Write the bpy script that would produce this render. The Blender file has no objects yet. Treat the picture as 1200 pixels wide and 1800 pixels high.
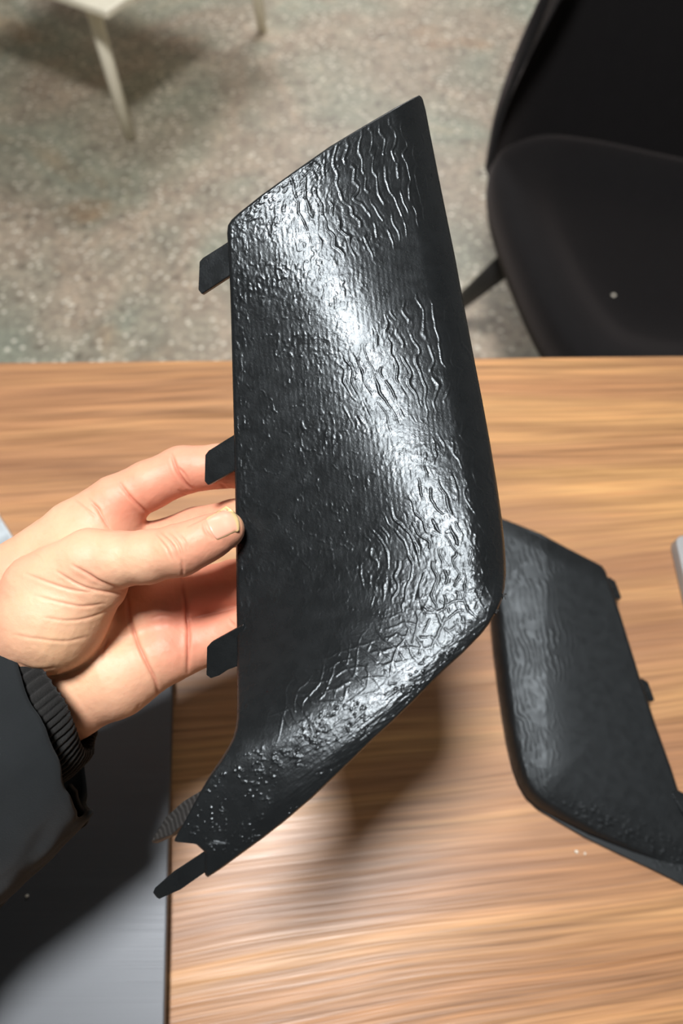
import bpy, bmesh, math, random
import numpy as np
from mathutils import Vector, Matrix

random.seed(7)
RNG = np.random.default_rng(11)

# ------------------------------------------------------------------ camera
F = 1150.0                      # focal length in pixels of the 1200 x 1800 frame
PITCH = math.radians(62.0)      # looking down
TABLE_Z = 0.75
CAM_Z = TABLE_Z + 0.57
CP, SP = math.cos(PITCH), math.sin(PITCH)
FWD = np.array((0.0, CP, -SP)); UPV = np.array((0.0, SP, CP)); RGT = np.array((1.0, 0.0, 0.0))
CAM = np.array((0.0, 0.0, CAM_Z))
scene = bpy.context.scene
col = scene.collection
cd = bpy.data.cameras.new('camera'); cam = bpy.data.objects.new('camera', cd); col.objects.link(cam)
cam.location = CAM; cam.rotation_euler = (math.pi / 2 - PITCH, 0, 0)
cd.sensor_fit = 'VERTICAL'; cd.sensor_height = 36.0; cd.lens = 36.0 * F / 1800.0
cd.clip_start = 0.02
cd.dof.use_dof = True; cd.dof.focus_distance = 0.302; cd.dof.aperture_fstop = 6.2
scene.camera = cam

# ------------------------------------------------------------------ world, light, exposure
world = bpy.data.worlds.new('world'); scene.world = world; world.use_nodes = True
world.node_tree.nodes['Background'].inputs[0].default_value = (0.9, 0.95, 1.0, 1)
world.node_tree.nodes['Background'].inputs[1].default_value = 0.3
vs = scene.view_settings
vs.view_transform = 'Standard'; vs.look = 'None'; vs.gamma = 1.0; vs.use_curve_mapping = False
vs.exposure = 0.35
CEIL_Z = 2.75
LAMP_XY = (-0.17, 0.24)
LAMP_R = 0.19
LAMP_STRENGTH = 142.0
FLOOR_FILL_STRENGTH = 21.0

# ------------------------------------------------------------------ helpers
def pt(x, y, d):
    """picture position (1200 x 1800) at distance d along the viewing axis -> world point"""
    u = (np.asarray(x, float) - 600.0) / F; v = (900.0 - np.asarray(y, float)) / F
    d = np.asarray(d, float)
    return CAM + d[..., None] * (FWD + u[..., None] * RGT + v[..., None] * UPV)

def on_z(x, y, z):
    """picture position on the horizontal plane at height z"""
    u = (x - 600.0) / F; v = (900.0 - y) / F
    r = FWD + u * RGT + v * UPV
    return CAM + r * ((z - CAM_Z) / r[2])

def tag(o, label=None, cat=None, group=None, kind=None):
    if label: o['label'] = label
    if cat: o['category'] = cat
    if group: o['group'] = group
    if kind: o['kind'] = kind
    return o

def empty(name, loc=(0, 0, 0), rz=0.0):
    o = bpy.data.objects.new(name, None); col.objects.link(o)
    o.location = loc; o.rotation_euler = (0, 0, rz); o.empty_display_size = 0.05
    return o

def mesh_obj(name, verts, faces, mat=None, parent=None, smooth=True, local=False):
    """verts in world space unless local; kept in place when parented"""
    me = bpy.data.meshes.new(name)
    verts = np.asarray(verts, float)
    if parent is not None and not local:
        bpy.context.view_layer.update()
        M = np.array(parent.matrix_world.inverted())
        verts = verts @ M[:3, :3].T + M[:3, 3]
    me.from_pydata(verts.tolist() if len(verts) < 3000 else [tuple(v) for v in verts], [], faces if isinstance(faces, list) else faces.tolist())
    me.update()
    if smooth: me.polygons.foreach_set('use_smooth', np.ones(len(me.polygons), bool))
    if mat: me.materials.append(mat)
    o = bpy.data.objects.new(name, me); col.objects.link(o)
    if parent is not None: o.parent = parent
    return o

def bm_obj(name, bm, mat=None, parent=None, smooth=False):
    me = bpy.data.meshes.new(name); bm.normal_update(); bm.to_mesh(me); bm.free()
    if smooth: me.polygons.foreach_set('use_smooth', np.ones(len(me.polygons), bool))
    if mat: me.materials.append(mat)
    o = bpy.data.objects.new(name, me); col.objects.link(o)
    if parent is not None: o.parent = parent
    return o

def box_bm(lo, hi, bevel=0.0, seg=2):
    bm = bmesh.new(); bmesh.ops.create_cube(bm, size=1.0)
    lo = Vector(lo); hi = Vector(hi)
    for v in bm.verts: v.co = Vector((lo[i] + (v.co[i] + 0.5) * (hi[i] - lo[i]) for i in range(3)))
    if bevel: bmesh.ops.bevel(bm, geom=bm.edges[:], offset=bevel, segments=seg, affect='EDGES', profile=0.5)
    return bm

def prism(name, top, bottom, mat, parent, bevel=0.0):
    """solid between two outlines with the same number of world points"""
    n = len(top); bm = bmesh.new()
    a = [bm.verts.new(p) for p in top]; b = [bm.verts.new(p) for p in bottom]
    bm.faces.new(a); bm.faces.new(b[::-1])
    for i in range(n): bm.faces.new((a[(i + 1) % n], a[i], b[i], b[(i + 1) % n]))
    bmesh.ops.recalc_face_normals(bm, faces=bm.faces[:])
    if bevel: bmesh.ops.bevel(bm, geom=bm.edges[:], offset=bevel, segments=2, affect='EDGES', profile=0.5)
    if parent is not None:
        bpy.context.view_layer.update(); bm.transform(parent.matrix_world.inverted())
    return bm_obj(name, bm, mat, parent)

def tube_bm(path, radii, n=16, cap=True):
    bm = bmesh.new(); rings = []
    path = [Vector(p) for p in path]
    for i, p in enumerate(path):
        t = (path[min(i + 1, len(path) - 1)] - path[max(i - 1, 0)]).normalized()
        a = t.orthogonal().normalized() if i == 0 else (rings_a - t * rings_a.dot(t)).normalized()
        rings_a = a; b = t.cross(a)
        rings.append([bm.verts.new(p + radii[i] * (a * math.cos(2 * math.pi * k / n) + b * math.sin(2 * math.pi * k / n))) for k in range(n)])
    for r0, r1 in zip(rings, rings[1:]):
        for k in range(n): bm.faces.new((r0[k], r0[(k + 1) % n], r1[(k + 1) % n], r1[k]))
    if cap: bm.faces.new(rings[0][::-1]); bm.faces.new(rings[-1])
    return bm

# smooth lattice noise on arrays, about -1..1
_LAT = RNG.uniform(-1, 1, (256, 256))
def noise(x, y, seed=0):
    x = np.asarray(x, float) + 37.7 * seed; y = np.asarray(y, float) + 91.3 * seed
    xi = np.floor(x).astype(int); yi = np.floor(y).astype(int); fx = x - xi; fy = y - yi
    fx = fx * fx * fx * (fx * (fx * 6 - 15) + 10); fy = fy * fy * fy * (fy * (fy * 6 - 15) + 10)
    g = lambda a, b: _LAT[a & 255, b & 255]
    return (g(xi, yi) * (1 - fx) + g(xi + 1, yi) * fx) * (1 - fy) + (g(xi, yi + 1) * (1 - fx) + g(xi + 1, yi + 1) * fx) * fy
def fbm(x, y, seed=0, o=4):
    s = 0; a = 1.0
    for i in range(o): s = s + a * noise(x * 2 ** i, y * 2 ** i, seed + i); a *= 0.5
    return s / 1.6
def sstep(a, b, x):
    t = np.clip((x - a) / (b - a), 0, 1); return t * t * (3 - 2 * t)

# ------------------------------------------------------------------ materials
class NT:
    def __init__(self, name):
        self.m = bpy.data.materials.new(name); self.m.use_nodes = True
        self.t = self.m.node_tree; self.b = self.t.nodes['Principled BSDF']
    def n(self, kind, **kw):
        o = self.t.nodes.new(kind)
        for k, v in kw.items():
            if k in ('i',):
                for kk, vv in v.items(): o.inputs[kk].default_value = vv
            else: setattr(o, k, v)
        return o
    def l(self, a, b): self.t.links.new(a, b)
    def set(self, **kw):
        for k, v in kw.items(): self.b.inputs[k.replace('_', ' ')].default_value = v
        return self
    def coord(self, scale=(1, 1, 1), kind='Object', rot=(0, 0, 0)):
        tc = self.n('ShaderNodeTexCoord'); mp = self.n('ShaderNodeMapping')
        mp.inputs['Scale'].default_value = scale; mp.inputs['Rotation'].default_value = rot
        self.l(tc.outputs[kind], mp.inputs['Vector']); return mp.outputs['Vector']
    def noise(self, vec, scale, detail=4, rough=0.55, dist=0.0):
        o = self.n('ShaderNodeTexNoise'); self.l(vec, o.inputs['Vector'])
        o.inputs['Scale'].default_value = scale; o.inputs['Detail'].default_value = detail
        o.inputs['Roughness'].default_value = rough; o.inputs['Distortion'].default_value = dist
        return o.outputs['Fac']
    def ramp(self, fac, stops):
        o = self.n('ShaderNodeValToRGB'); self.l(fac, o.inputs['Fac']); e = o.color_ramp.elements
        while len(e) < len(stops): e.new(0.5)
        for el, (p, c) in zip(e, stops): el.position = p; el.color = (*c, 1)
        return o.outputs['Color']
    def mix(self, fac, a, b, mode='MIX'):
        o = self.n('ShaderNodeMix', data_type='RGBA', blend_type=mode)
        for s, v in ((0, fac), (6, a), (7, b)):
            if isinstance(v, (int, float)): o.inputs[s].default_value = v
            elif isinstance(v, tuple): o.inputs[s].default_value = (*v, 1)
            else: self.l(v, o.inputs[s])
        return o.outputs[2]
    def bump(self, h, strength, dist=0.001, nrm=None):
        o = self.n('ShaderNodeBump'); self.l(h, o.inputs['Height'])
        o.inputs['Strength'].default_value = strength; o.inputs['Distance'].default_value = dist
        if nrm: self.l(nrm, o.inputs['Normal'])
        return o.outputs['Normal']
    def col(self, c): self.l(c, self.b.inputs['Base Color']); return self
    def nrm(self, c): self.l(c, self.b.inputs['Normal']); return self
    def rough(self, c): self.l(c, self.b.inputs['Roughness']); return self

def srgb(*c): return tuple(((v / 255) / 12.92 if v / 255 <= 0.04045 else ((v / 255 + 0.055) / 1.055) ** 2.4) for v in c)

def lin(*c): return tuple(v / 255 for v in c)

def mat_plain(name, c, rough=0.6, metal=0.0, bump=None):
    m = NT(name).set(Base_Color=(*c, 1), Roughness=rough, Metallic=metal)
    v = m.coord(); f = m.noise(v, 30)
    m.col(m.mix(f, tuple(x * 0.9 for x in c), tuple(min(1, x * 1.1) for x in c)))
    if bump: m.nrm(m.bump(m.noise(v, bump[0]), bump[1]))
    return m.m

def mat_floor():
    m = NT('worn_concrete').set(Roughness=0.42)
    v = m.coord()
    big = m.noise(v, 1.3, 3, 0.5, 0.4)
    base = m.ramp(big, [(0.36, srgb(146, 150, 138)), (0.48, srgb(172, 158, 143)), (0.60, srgb(160, 162, 148)), (0.72, srgb(190, 166, 138))])
    mid = m.noise(v, 9, 5, 0.62)
    c = m.mix(0.75, base, m.ramp(mid, [(0.32, lin(96, 92, 88)), (0.52, lin(128, 127, 124)), (0.7, lin(168, 164, 156))]), 'OVERLAY')
    rust = m.ramp(m.noise(v, 2.1, 3, 0.6), [(0.60, (0, 0, 0)), (0.72, (1, 1, 1))])
    c = m.mix(m.mix(1.0, rust, (0.45, 0.45, 0.45), 'MULTIPLY'), c, srgb(190, 140, 100))
    vo = m.n('ShaderNodeTexVoronoi'); m.l(v, vo.inputs['Vector']); vo.inputs['Scale'].default_value = 46
    sp = m.ramp(vo.outputs['Distance'], [(0.16, (1, 1, 1)), (0.36, (0, 0, 0))])
    pick = m.ramp(vo.outputs['Color'], [(0.36, (0, 0, 0)), (0.56, (1, 1, 1))])
    spk = m.mix(1.0, sp, pick, 'MULTIPLY')
    c = m.mix(m.mix(1.0, spk, (0.9, 0.9, 0.9), 'MULTIPLY'), c, srgb(246, 240, 224))  # pale specks of the concrete, with its bright glints painted in as colour
    hf = m.noise(v, 46, 4, 0.7)
    c = m.mix(0.7, c, m.ramp(hf, [(0.34, lin(84, 80, 76)), (0.5, lin(128, 128, 128)), (0.66, lin(190, 186, 176))]), 'OVERLAY')
    vo2 = m.n('ShaderNodeTexVoronoi'); m.l(v, vo2.inputs['Vector']); vo2.inputs['Scale'].default_value = 24
    pk2 = m.ramp(vo2.outputs['Color'], [(0.62, (0, 0, 0)), (0.72, (1, 1, 1))])
    sp2 = m.ramp(vo2.outputs['Distance'], [(0.2, (1, 1, 1)), (0.40, (0, 0, 0))])
    c = m.mix(m.mix(1.0, m.mix(1.0, sp2, pk2, 'MULTIPLY'), (0.5, 0.5, 0.5), 'MULTIPLY'), c, srgb(96, 88, 78))
    m.col(c)
    m.nrm(m.bump(m.noise(v, 60, 5, 0.7), 0.35, 0.002))
    return m.m

def mat_wood():
    m = NT('walnut_laminate').set(Roughness=0.40, Specular_IOR_Level=0.5)
    v = m.coord()
    wob = m.noise(m.coord((0.8, 3, 1)), 2.0, 2, 0.5)
    wv = m.n('ShaderNodeVectorMath', operation='MULTIPLY_ADD')
    sx = m.n('ShaderNodeSeparateXYZ'); m.l(v, sx.inputs[0])
    xy = m.n('ShaderNodeMath', operation='MULTIPLY'); m.l(sx.outputs[0], xy.inputs[0]); m.l(sx.outputs[1], xy.inputs[1])
    bend = m.n('ShaderNodeMath', operation='MULTIPLY'); m.l(xy.outputs[0], bend.inputs[0]); bend.inputs[1].default_value = 0.22
    cb = m.n('ShaderNodeCombineXYZ'); m.l(bend.outputs[0], cb.inputs[1])
    va = m.n('ShaderNodeVectorMath', operation='ADD'); m.l(v, va.inputs[0]); m.l(cb.outputs[0], va.inputs[1])
    m.l(wob, wv.inputs[0]); wv.inputs[1].default_value = (0, 0.04, 0); m.l(va.outputs[0], wv.inputs[2])
    def st(sx, sy):
        mp = m.n('ShaderNodeMapping'); m.l(wv.outputs[0], mp.inputs['Vector']); mp.inputs['Scale'].default_value = (sx, sy, 1); return mp.outputs['Vector']
    broad = m.noise(st(0.9, 17), 1.0, 4, 0.55, 0.15)
    c = m.ramp(broad, [(0.25, srgb(136, 98, 68)), (0.42, srgb(152, 112, 79)), (0.52, srgb(165, 124, 86)), (0.62, srgb(182, 141, 94)), (0.78, srgb(158, 116, 84))])
    fine = m.noise(st(3.0, 95), 1.0, 4, 0.6, 0.2)
    c = m.mix(0.62, c, m.ramp(fine, [(0.3, lin(70, 62, 56)), (0.5, lin(128, 128, 128)), (0.68, lin(178, 172, 164))]), 'OVERLAY')
    mid = m.noise(st(5.0, 210), 1.0, 3, 0.6, 0.1)
    c = m.mix(0.7, c, m.ramp(mid, [(0.3, lin(74, 68, 64)), (0.5, lin(128, 128, 128)), (0.7, lin(176, 172, 164))]), 'OVERLAY')
    pores = m.noise(st(9.0, 420), 1.0, 2, 0.5)
    c = m.mix(0.55, c, m.ramp(pores, [(0.3, lin(80, 76, 72)), (0.5, lin(128, 128, 128)), (0.7, lin(160, 158, 150))]), 'OVERLAY')
    tint = m.noise(m.coord((0.7, 3.2, 1)), 2.2, 2, 0.5)
    c = m.mix(m.ramp(tint, [(0.42, (0, 0, 0)), (0.66, (0.55, 0.55, 0.55))]), c, srgb(146, 106, 80))
    m.col(c)
    ph = m.noise(st(5.0, 230), 1.0, 3, 0.6)
    m.nrm(m.bump(ph, 0.42, 0.0012))
    m.rough(m.ramp(ph, [(0.3, (0.46,) * 3), (0.7, (0.34,) * 3)]))
    return m.m

def mat_plastic(name='black_printed_plastic', rough=0.275):
    m = NT(name).set(Roughness=rough, Specular_IOR_Level=0.4)
    v = m.coord()
    m.b.inputs['Specular Tint'].default_value = (0.84, 0.93, 1.0, 1)
    f = m.noise(v, 60, 3)
    m.col(m.mix(f, (0.0050, 0.0058, 0.0064), (0.0085, 0.0096, 0.0105)))
    n1 = m.bump(m.noise(v, 1000, 3, 0.7), 0.28, 0.0004)
    m.nrm(n1)
    m.rough(m.ramp(m.noise(v, 140, 3), [(0.3, (rough - 0.05,) * 3), (0.7, (rough + 0.07,) * 3)]))
    return m.m

def mat_ribbed():
    m = NT('ribbed_printed_plastic').set(Roughness=0.42)
    v = m.coord()
    w = m.n('ShaderNodeTexWave', wave_type='BANDS', bands_direction='Z'); m.l(v, w.inputs['Vector'])
    w.inputs['Scale'].default_value = 330; w.inputs['Distortion'].default_value = 0.4
    m.col(m.mix(m.noise(v, 90), (0.010, 0.010, 0.010), (0.022, 0.020, 0.019)))
    m.nrm(m.bump(w.outputs['Fac'], 0.35, 0.0004))
    return m.m

def mat_skin():
    m = NT('skin').set(Roughness=0.54, Specular_IOR_Level=0.42)
    at = m.n('ShaderNodeAttribute', attribute_name='tone')
    v = m.coord()
    mott = m.noise(v, 90, 4, 0.6)
    c = m.mix(0.35, at.outputs['Color'], m.ramp(mott, [(0.3, lin(120, 108, 104)), (0.5, lin(128, 128, 128)), (0.7, lin(142, 136, 128))]), 'OVERLAY')
    m.col(c)
    vo = m.n('ShaderNodeTexVoronoi', feature='DISTANCE_TO_EDGE'); m.l(v, vo.inputs['Vector']); vo.inputs['Scale'].default_value = 900
    n1 = m.bump(vo.outputs['Distance'], 0.10, 0.0004)
    n2 = m.bump(m.noise(v, 260, 4, 0.6), 0.22, 0.0006, n1)
    m.nrm(n2)
    m.b.inputs['Subsurface Weight'].default_value = 0.18
    m.b.inputs['Subsurface Radius'].default_value = (1.0, 0.36, 0.2)
    m.b.inputs['Subsurface Scale'].default_value = 0.004
    return m.m

def mat_fabric(name, c, scale=700, strength=0.35, sheen=0.2, tint=(0.6, 0.65, 0.7)):
    m = NT(name).set(Roughness=0.9, Specular_IOR_Level=0.2)
    v = m.coord()
    m.col(m.mix(m.noise(v, 35, 4), tuple(x * 0.8 for x in c), tuple(x * 1.25 for x in c)))
    m.nrm(m.bump(m.noise(v, scale, 4, 0.65), strength, 0.0008))
    m.b.inputs['Sheen Weight'].default_value = sheen; m.b.inputs['Sheen Roughness'].default_value = 0.5
    m.b.inputs['Sheen Tint'].default_value = (*tint, 1)
    return m.m

def mat_metal(name, c, rough=0.33, metal=0.85, stretch=(3, 900, 1)):
    m = NT(name).set(Metallic=metal, Roughness=rough)
    v = m.coord(stretch)
    f = m.noise(v, 1.0, 3, 0.6)
    m.col(m.mix(f, tuple(x * 0.82 for x in c), tuple(x * 1.12 for x in c)))
    m.rough(m.ramp(f, [(0.3, (rough - 0.06,) * 3), (0.7, (rough + 0.08,) * 3)]))
    m.nrm(m.bump(f, 0.10, 0.0004))
    return m.m

M_FLOOR = mat_floor(); M_WOOD = mat_wood(); M_PLASTIC = mat_plastic(); M_RIB = mat_ribbed()
M_SKIN = mat_skin(); M_SATIN = mat_plastic('satin_printed_plastic', 0.46)
M_WALL = mat_plain('painted_plaster', (0.36, 0.36, 0.36), 0.8, 0, (200, 0.1))
M_CEIL = mat_plain('ceiling_paint', (0.50, 0.51, 0.52), 0.85, 0, (150, 0.1))
M_VELVET = mat_fabric('black_velvet', (0.0050, 0.0047, 0.0054), 900, 0.3, 0.32, (0.30, 0.255, 0.25))
M_VELVET_SIDE = M_VELVET
M_BLACKMETAL = mat_plain('black_powder_coat', (0.010, 0.010, 0.010), 0.55)
M_CREAM = mat_plain('cream_paint', srgb(244, 238, 218), 0.45)
M_SLEEVE = mat_fabric('charcoal_cotton', (0.0100, 0.0120, 0.0135), 1200, 0.25, 0.12)
M_KNIT = mat_fabric('black_knit', (0.0095, 0.0095, 0.0095), 800, 0.9, 0.25, (0.5, 0.5, 0.5))
M_LAPTOP = mat_metal('brushed_grey_metal', (0.13, 0.14, 0.155), 0.50, 0.6)
M_SILVER = mat_metal('pale_silver', (0.66, 0.74, 0.80), 0.35, 0.7, (40, 40, 1))
M_GREY = mat_plain('grey_plastic', (0.30, 0.31, 0.32), 0.4)
M_RUBBER = mat_plain('black_rubber', (0.012, 0.012, 0.012), 0.7)
M_CRUMB = mat_plain('white_crumb', (0.75, 0.70, 0.60), 0.6)
M_LAMPBODY = mat_plain('white_lamp_metal', (0.8, 0.8, 0.8), 0.4)
def mat_emit(name, s, c=(1.0, 0.985, 0.965)):
    m = NT(name); m.set(Base_Color=(0.9, 0.9, 0.9, 1)); m.b.inputs['Emission Color'].default_value = (*c, 1)
    m.b.inputs['Emission Strength'].default_value = s; return m.m

# ------------------------------------------------------------------ the room
def struct(name, lo, hi, mat):
    return tag(bm_obj(name, box_bm(lo, hi), mat), kind='structure')
X0, X1, Y0, Y1 = -3.2, 3.4, -2.6, 5.2
struct('floor', (X0, Y0, -0.1), (X1, Y1, 0), M_FLOOR)
struct('ceiling', (X0, Y0, CEIL_Z), (X1, Y1, CEIL_Z + 0.1), M_CEIL)
struct('wall_left', (X0 - 0.1, Y0, 0), (X0, Y1, CEIL_Z), M_WALL)
struct('wall_right', (X1, Y0, 0), (X1 + 0.1, Y1, CEIL_Z), M_WALL)
struct('wall_back', (X0, Y1, 0), (X1, Y1 + 0.1, CEIL_Z), M_WALL)
struct('wall_front', (X0, Y0 - 0.1, 0), (X1, Y0, CEIL_Z), M_WALL)

def ceiling_lamp(x, y, r, strength, label):
    e = tag(empty('ceiling_lamp', (x, y, CEIL_Z)), label, 'lamp', 'ceiling lamps')
    bm = bmesh.new()
    prof = [(0.0, 0.0), (r * 1.12, 0.0), (r * 1.12, -0.05), (r * 1.02, -0.062), (r * 1.0, -0.05)]
    n = 40; rings = [[bm.verts.new((p[0] * math.cos(2 * math.pi * k / n), p[0] * math.sin(2 * math.pi * k / n), p[1])) for k in range(n)] for p in prof[1:]]
    bm.faces.new(rings[0])
    for a, b in zip(rings, rings[1:]):
        for k in range(n): bm.faces.new((a[k], a[(k + 1) % n], b[(k + 1) % n], b[k]))
    bm_obj('housing', bm, M_LAMPBODY, e)
    bm = bmesh.new(); bmesh.ops.create_circle(bm, cap_ends=True, segments=n, radius=r * 0.995)
    for f in bm.faces: f.normal_flip()
    bmesh.ops.translate(bm, verts=bm.verts[:], vec=(0, 0, -0.055))
    bm_obj('diffuser', bm, mat_emit('lamp_diffuser', strength), e)
ceiling_lamp(*LAMP_XY, LAMP_R, LAMP_STRENGTH, 'round white ceiling lamp directly above the wooden table')
ceiling_lamp(0.2, 4.2, 0.55, FLOOR_FILL_STRENGTH, 'unseen round fill lamp added over the open concrete floor')  # unseen fill lamp, added to brighten the floor beyond the table

# ------------------------------------------------------------------ table
edge = on_z(600, 631, TABLE_Z)
TROT = math.radians(0.7)
table = tag(empty('table', (edge[0], edge[1], 0), TROT), 'wide table with a brown wood-grain top', 'table')
TW0, TW1, TD = -0.95, 0.95, 0.86
bm_obj('tabletop', box_bm((TW0, -TD, TABLE_Z - 0.028), (TW1, 0, TABLE_Z), 0.0022, 2), M_WOOD, table)
for lx, ly in ((TW0 + 0.06, -0.07), (TW1 - 0.06, -0.07), (TW0 + 0.06, -TD + 0.07), (TW1 - 0.06, -TD + 0.07)):
    bm_obj('leg', box_bm((lx - 0.025, ly - 0.025, 0), (lx + 0.025, ly + 0.025, TABLE_Z - 0.028), 0.003), M_BLACKMETAL, table)
for ly in (-0.07, -TD + 0.07):
    bm_obj('apron_rail', box_bm((TW0 + 0.085, ly - 0.012, TABLE_Z - 0.078), (TW1 - 0.085, ly + 0.012, TABLE_Z - 0.028), 0.002), M_BLACKMETAL, table)

# ------------------------------------------------------------------ black chair beyond the table
def closed_curve(pts, n):
    """Catmull-Rom through closed control points"""
    P = np.array(pts, float); m = len(P); out = []
    per = n // m
    for i in range(m):
        p0, p1, p2, p3 = P[(i - 1) % m], P[i], P[(i + 1) % m], P[(i + 2) % m]
        for k in range(per):
            t = k / per
            out.append(0.5 * ((2 * p1) + (-p0 + p2) * t + (2 * p0 - 5 * p1 + 4 * p2 - p3) * t * t + (-p0 + 3 * p1 - 3 * p2 + p3) * t ** 3))
    return np.array(out)

chair = tag(empty('chair', (0.64, 1.02, 0)), 'black velvet upholstered chair with dished seat and splayed dark legs', 'chair')
seat_ctrl = [(0.328, 1.315), (0.302, 1.21), (0.325, 1.00), (0.370, 0.80), (0.44, 0.69), (0.62, 0.655), (0.80, 0.69), (0.885, 0.80), (0.925, 1.00), (0.93, 1.14), (0.88, 1.235), (0.70, 1.29), (0.52, 1.355), (0.41, 1.368)]
so = closed_curve(seat_ctrl, 14 * 10)
cen = np.array((0.63, 1.02))
verts = []; faces = []
prof = [(0.0, 0.432), (0.15, 0.432), (0.30, 0.433), (0.45, 0.435), (0.56, 0.440), (0.63, 0.449), (0.70, 0.4610), (0.78, 0.4715), (0.88, 0.4765), (0.955, 0.472), (0.985, 0.460), (1.0, 0.44), (0.995, 0.41), (0.965, 0.375), (0.90, 0.355), (0.5, 0.35), (0.0, 0.35)]
N = len(so)
for (s, z) in prof:
    ring = cen + (so - cen) * max(s, 1e-3)
    verts += [(p[0], p[1], z) for p in ring]
for i in range(len(prof) - 1):
    for k in range(N): faces.append((i * N + k, i * N + (k + 1) % N, (i + 1) * N + (k + 1) % N, (i + 1) * N + k))
mesh_obj('seat', verts, faces, M_VELVET, chair)
# backrest: upholstered shell that follows the rear contour and narrows upwards
bt = [(0.322, 1.285), (0.336, 1.335), (0.405, 1.385), (0.52, 1.382), (0.66, 1.335), (0.80, 1.290), (0.90, 1.255), (0.945, 1.18)]
bt = np.array(bt); tt = np.linspace(0, 1, len(bt)); us = np.linspace(0, 1, 49)
bx_ = np.interp(us, tt, bt[:, 0]); by_ = np.interp(us, tt, bt[:, 1])
ker = np.ones(7) / 7
bx_ = np.convolve(np.pad(bx_, 3, 'edge'), ker, 'valid'); by_ = np.convolve(np.pad(by_, 3, 'edge'), ker, 'valid')
verts = []; faces = []
hz = np.linspace(0, 1, 28); cx = 0.655
def brow(h, off):
    z = 0.40 + h * 0.50
    shr = 1.0 - 0.30 * sstep(0.10, 1.0, h) ** 1.2
    rnd = np.sqrt(np.clip(1 - (np.abs(us - 0.5) * 2) ** 6, 0, 1))
    zz = 0.40 + (z - 0.40) * (1 - 0.10 * (1 - rnd) * h)
    x = cx + (bx_ - cx) * shr + off * 0.25 * (us - 0.5)
    y = by_ + 0.10 * h + off
    return np.stack([x, y, zz], 1)
thick = 0.06
prof_b = [(h, 0.0 + 0.012 * math.cos(h * 3)) for h in hz] + [(1.02, 0.02), (1.025, 0.04)] + [(h, thick) for h in hz[::-1]]
for h, o in prof_b: verts += brow(h, o).tolist()
n = len(us); R = len(prof_b)
for i in range(R):
    for k in range(n - 1): faces.append((i * n + k, ((i + 1) % R) * n + k, ((i + 1) % R) * n + k + 1, i * n + k + 1))
faces.append([i * n for i in range(R)][::-1]); faces.append([i * n + n - 1 for i in range(R)])
o = mesh_obj('backrest', verts, faces, M_VELVET, chair)
bmx = bmesh.new(); bmx.from_mesh(o.data); bmesh.ops.recalc_face_normals(bmx, faces=bmx.faces[:]); bmx.to_mesh(o.data); bmx.free()
for a, b in (((0.372, 1.12, 0.37), (0.262, 1.285, 0.0)), ((0.86, 1.14, 0.37), (0.98, 1.30, 0.0)), ((0.45, 0.80, 0.37), (0.40, 0.70, 0.0)), ((0.82, 0.80, 0.37), (0.90, 0.70, 0.0))):
    o = bm_obj('leg', tube_bm([a, ((Vector(a) + Vector(b)) / 2), b], [0.027, 0.021, 0.013], 14), M_BLACKMETAL, chair, True)
    o.matrix_parent_inverse = Matrix.Translation(-Vector(chair.location))

# ------------------------------------------------------------------ pale stool at the far left, its near corner turned to the table
foot = on_z(228, 243, 0.0)
corner = Vector((foot[0] + 0.075, foot[1] - 0.125, 0))
e1 = Vector((-0.853, 0.522, 0)).normalized(); e2 = Vector((0.522, 0.853, 0)).normalized()
S = 0.90
stool = tag(empty('low_table', corner + (e1 + e2) * S / 2), 'low table on thin cream-white legs standing on the concrete floor', 'low table')
def stool_quad(inset, z): return [corner + e1 * a + e2 * b + Vector((0, 0, z)) for a, b in ((inset, inset), (S - inset, inset), (S - inset, S - inset), (inset, S - inset))]
prism('tabletop', stool_quad(0, 0.420), stool_quad(0, 0.400), M_CREAM, stool, 0.005)
for a, b in ((0, 0), (1, 0), (1, 1), (0, 1)):
    f_ = Vector((foot[0], foot[1], 0)) - corner
    fx, fy = f_.dot(e1), f_.dot(e2)
    ax = fx if a == 0 else S - fx; ay = fy if b == 0 else S - fy
    base = corner + e1 * ax + e2 * ay
    top = corner + e1 * (ax + (0.02 if a == 0 else -0.02)) + e2 * (ay + (0.02 if b == 0 else -0.02)) + Vector((0, 0, 0.402))
    o = bm_obj('leg', tube_bm([base, (base + top) / 2, top], [0.0175, 0.0195, 0.021], 16), M_CREAM, stool, True)
    o.matrix_parent_inverse = Matrix.Translation(-Vector(stool.location))

# ------------------------------------------------------------------ flat things lying on the table
def rounded_outline(pts, r, n=6):
    out = []; m = len(pts); P = [Vector(p) for p in pts]
    for i in range(m):
        p, a, b = P[i], (P[i - 1] - P[i]).normalized(), (P[(i + 1) % m] - P[i]).normalized()
        for k in range(n + 1):
            t = k / n; q0 = p + a * r * (1 - t); q1 = p + b * r * t
            out.append(q0 * (1 - t) + q1 * t)
    return out

def slab(name, pts2, r, z0, z1, mat, parent, bevel=0.001):
    o = rounded_outline([(p[0], p[1], 0) for p in pts2], r)
    return prism(name, [(p.x, p.y, z1) for p in o], [(p.x, p.y, z0) for p in o], mat, parent, bevel)

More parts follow.
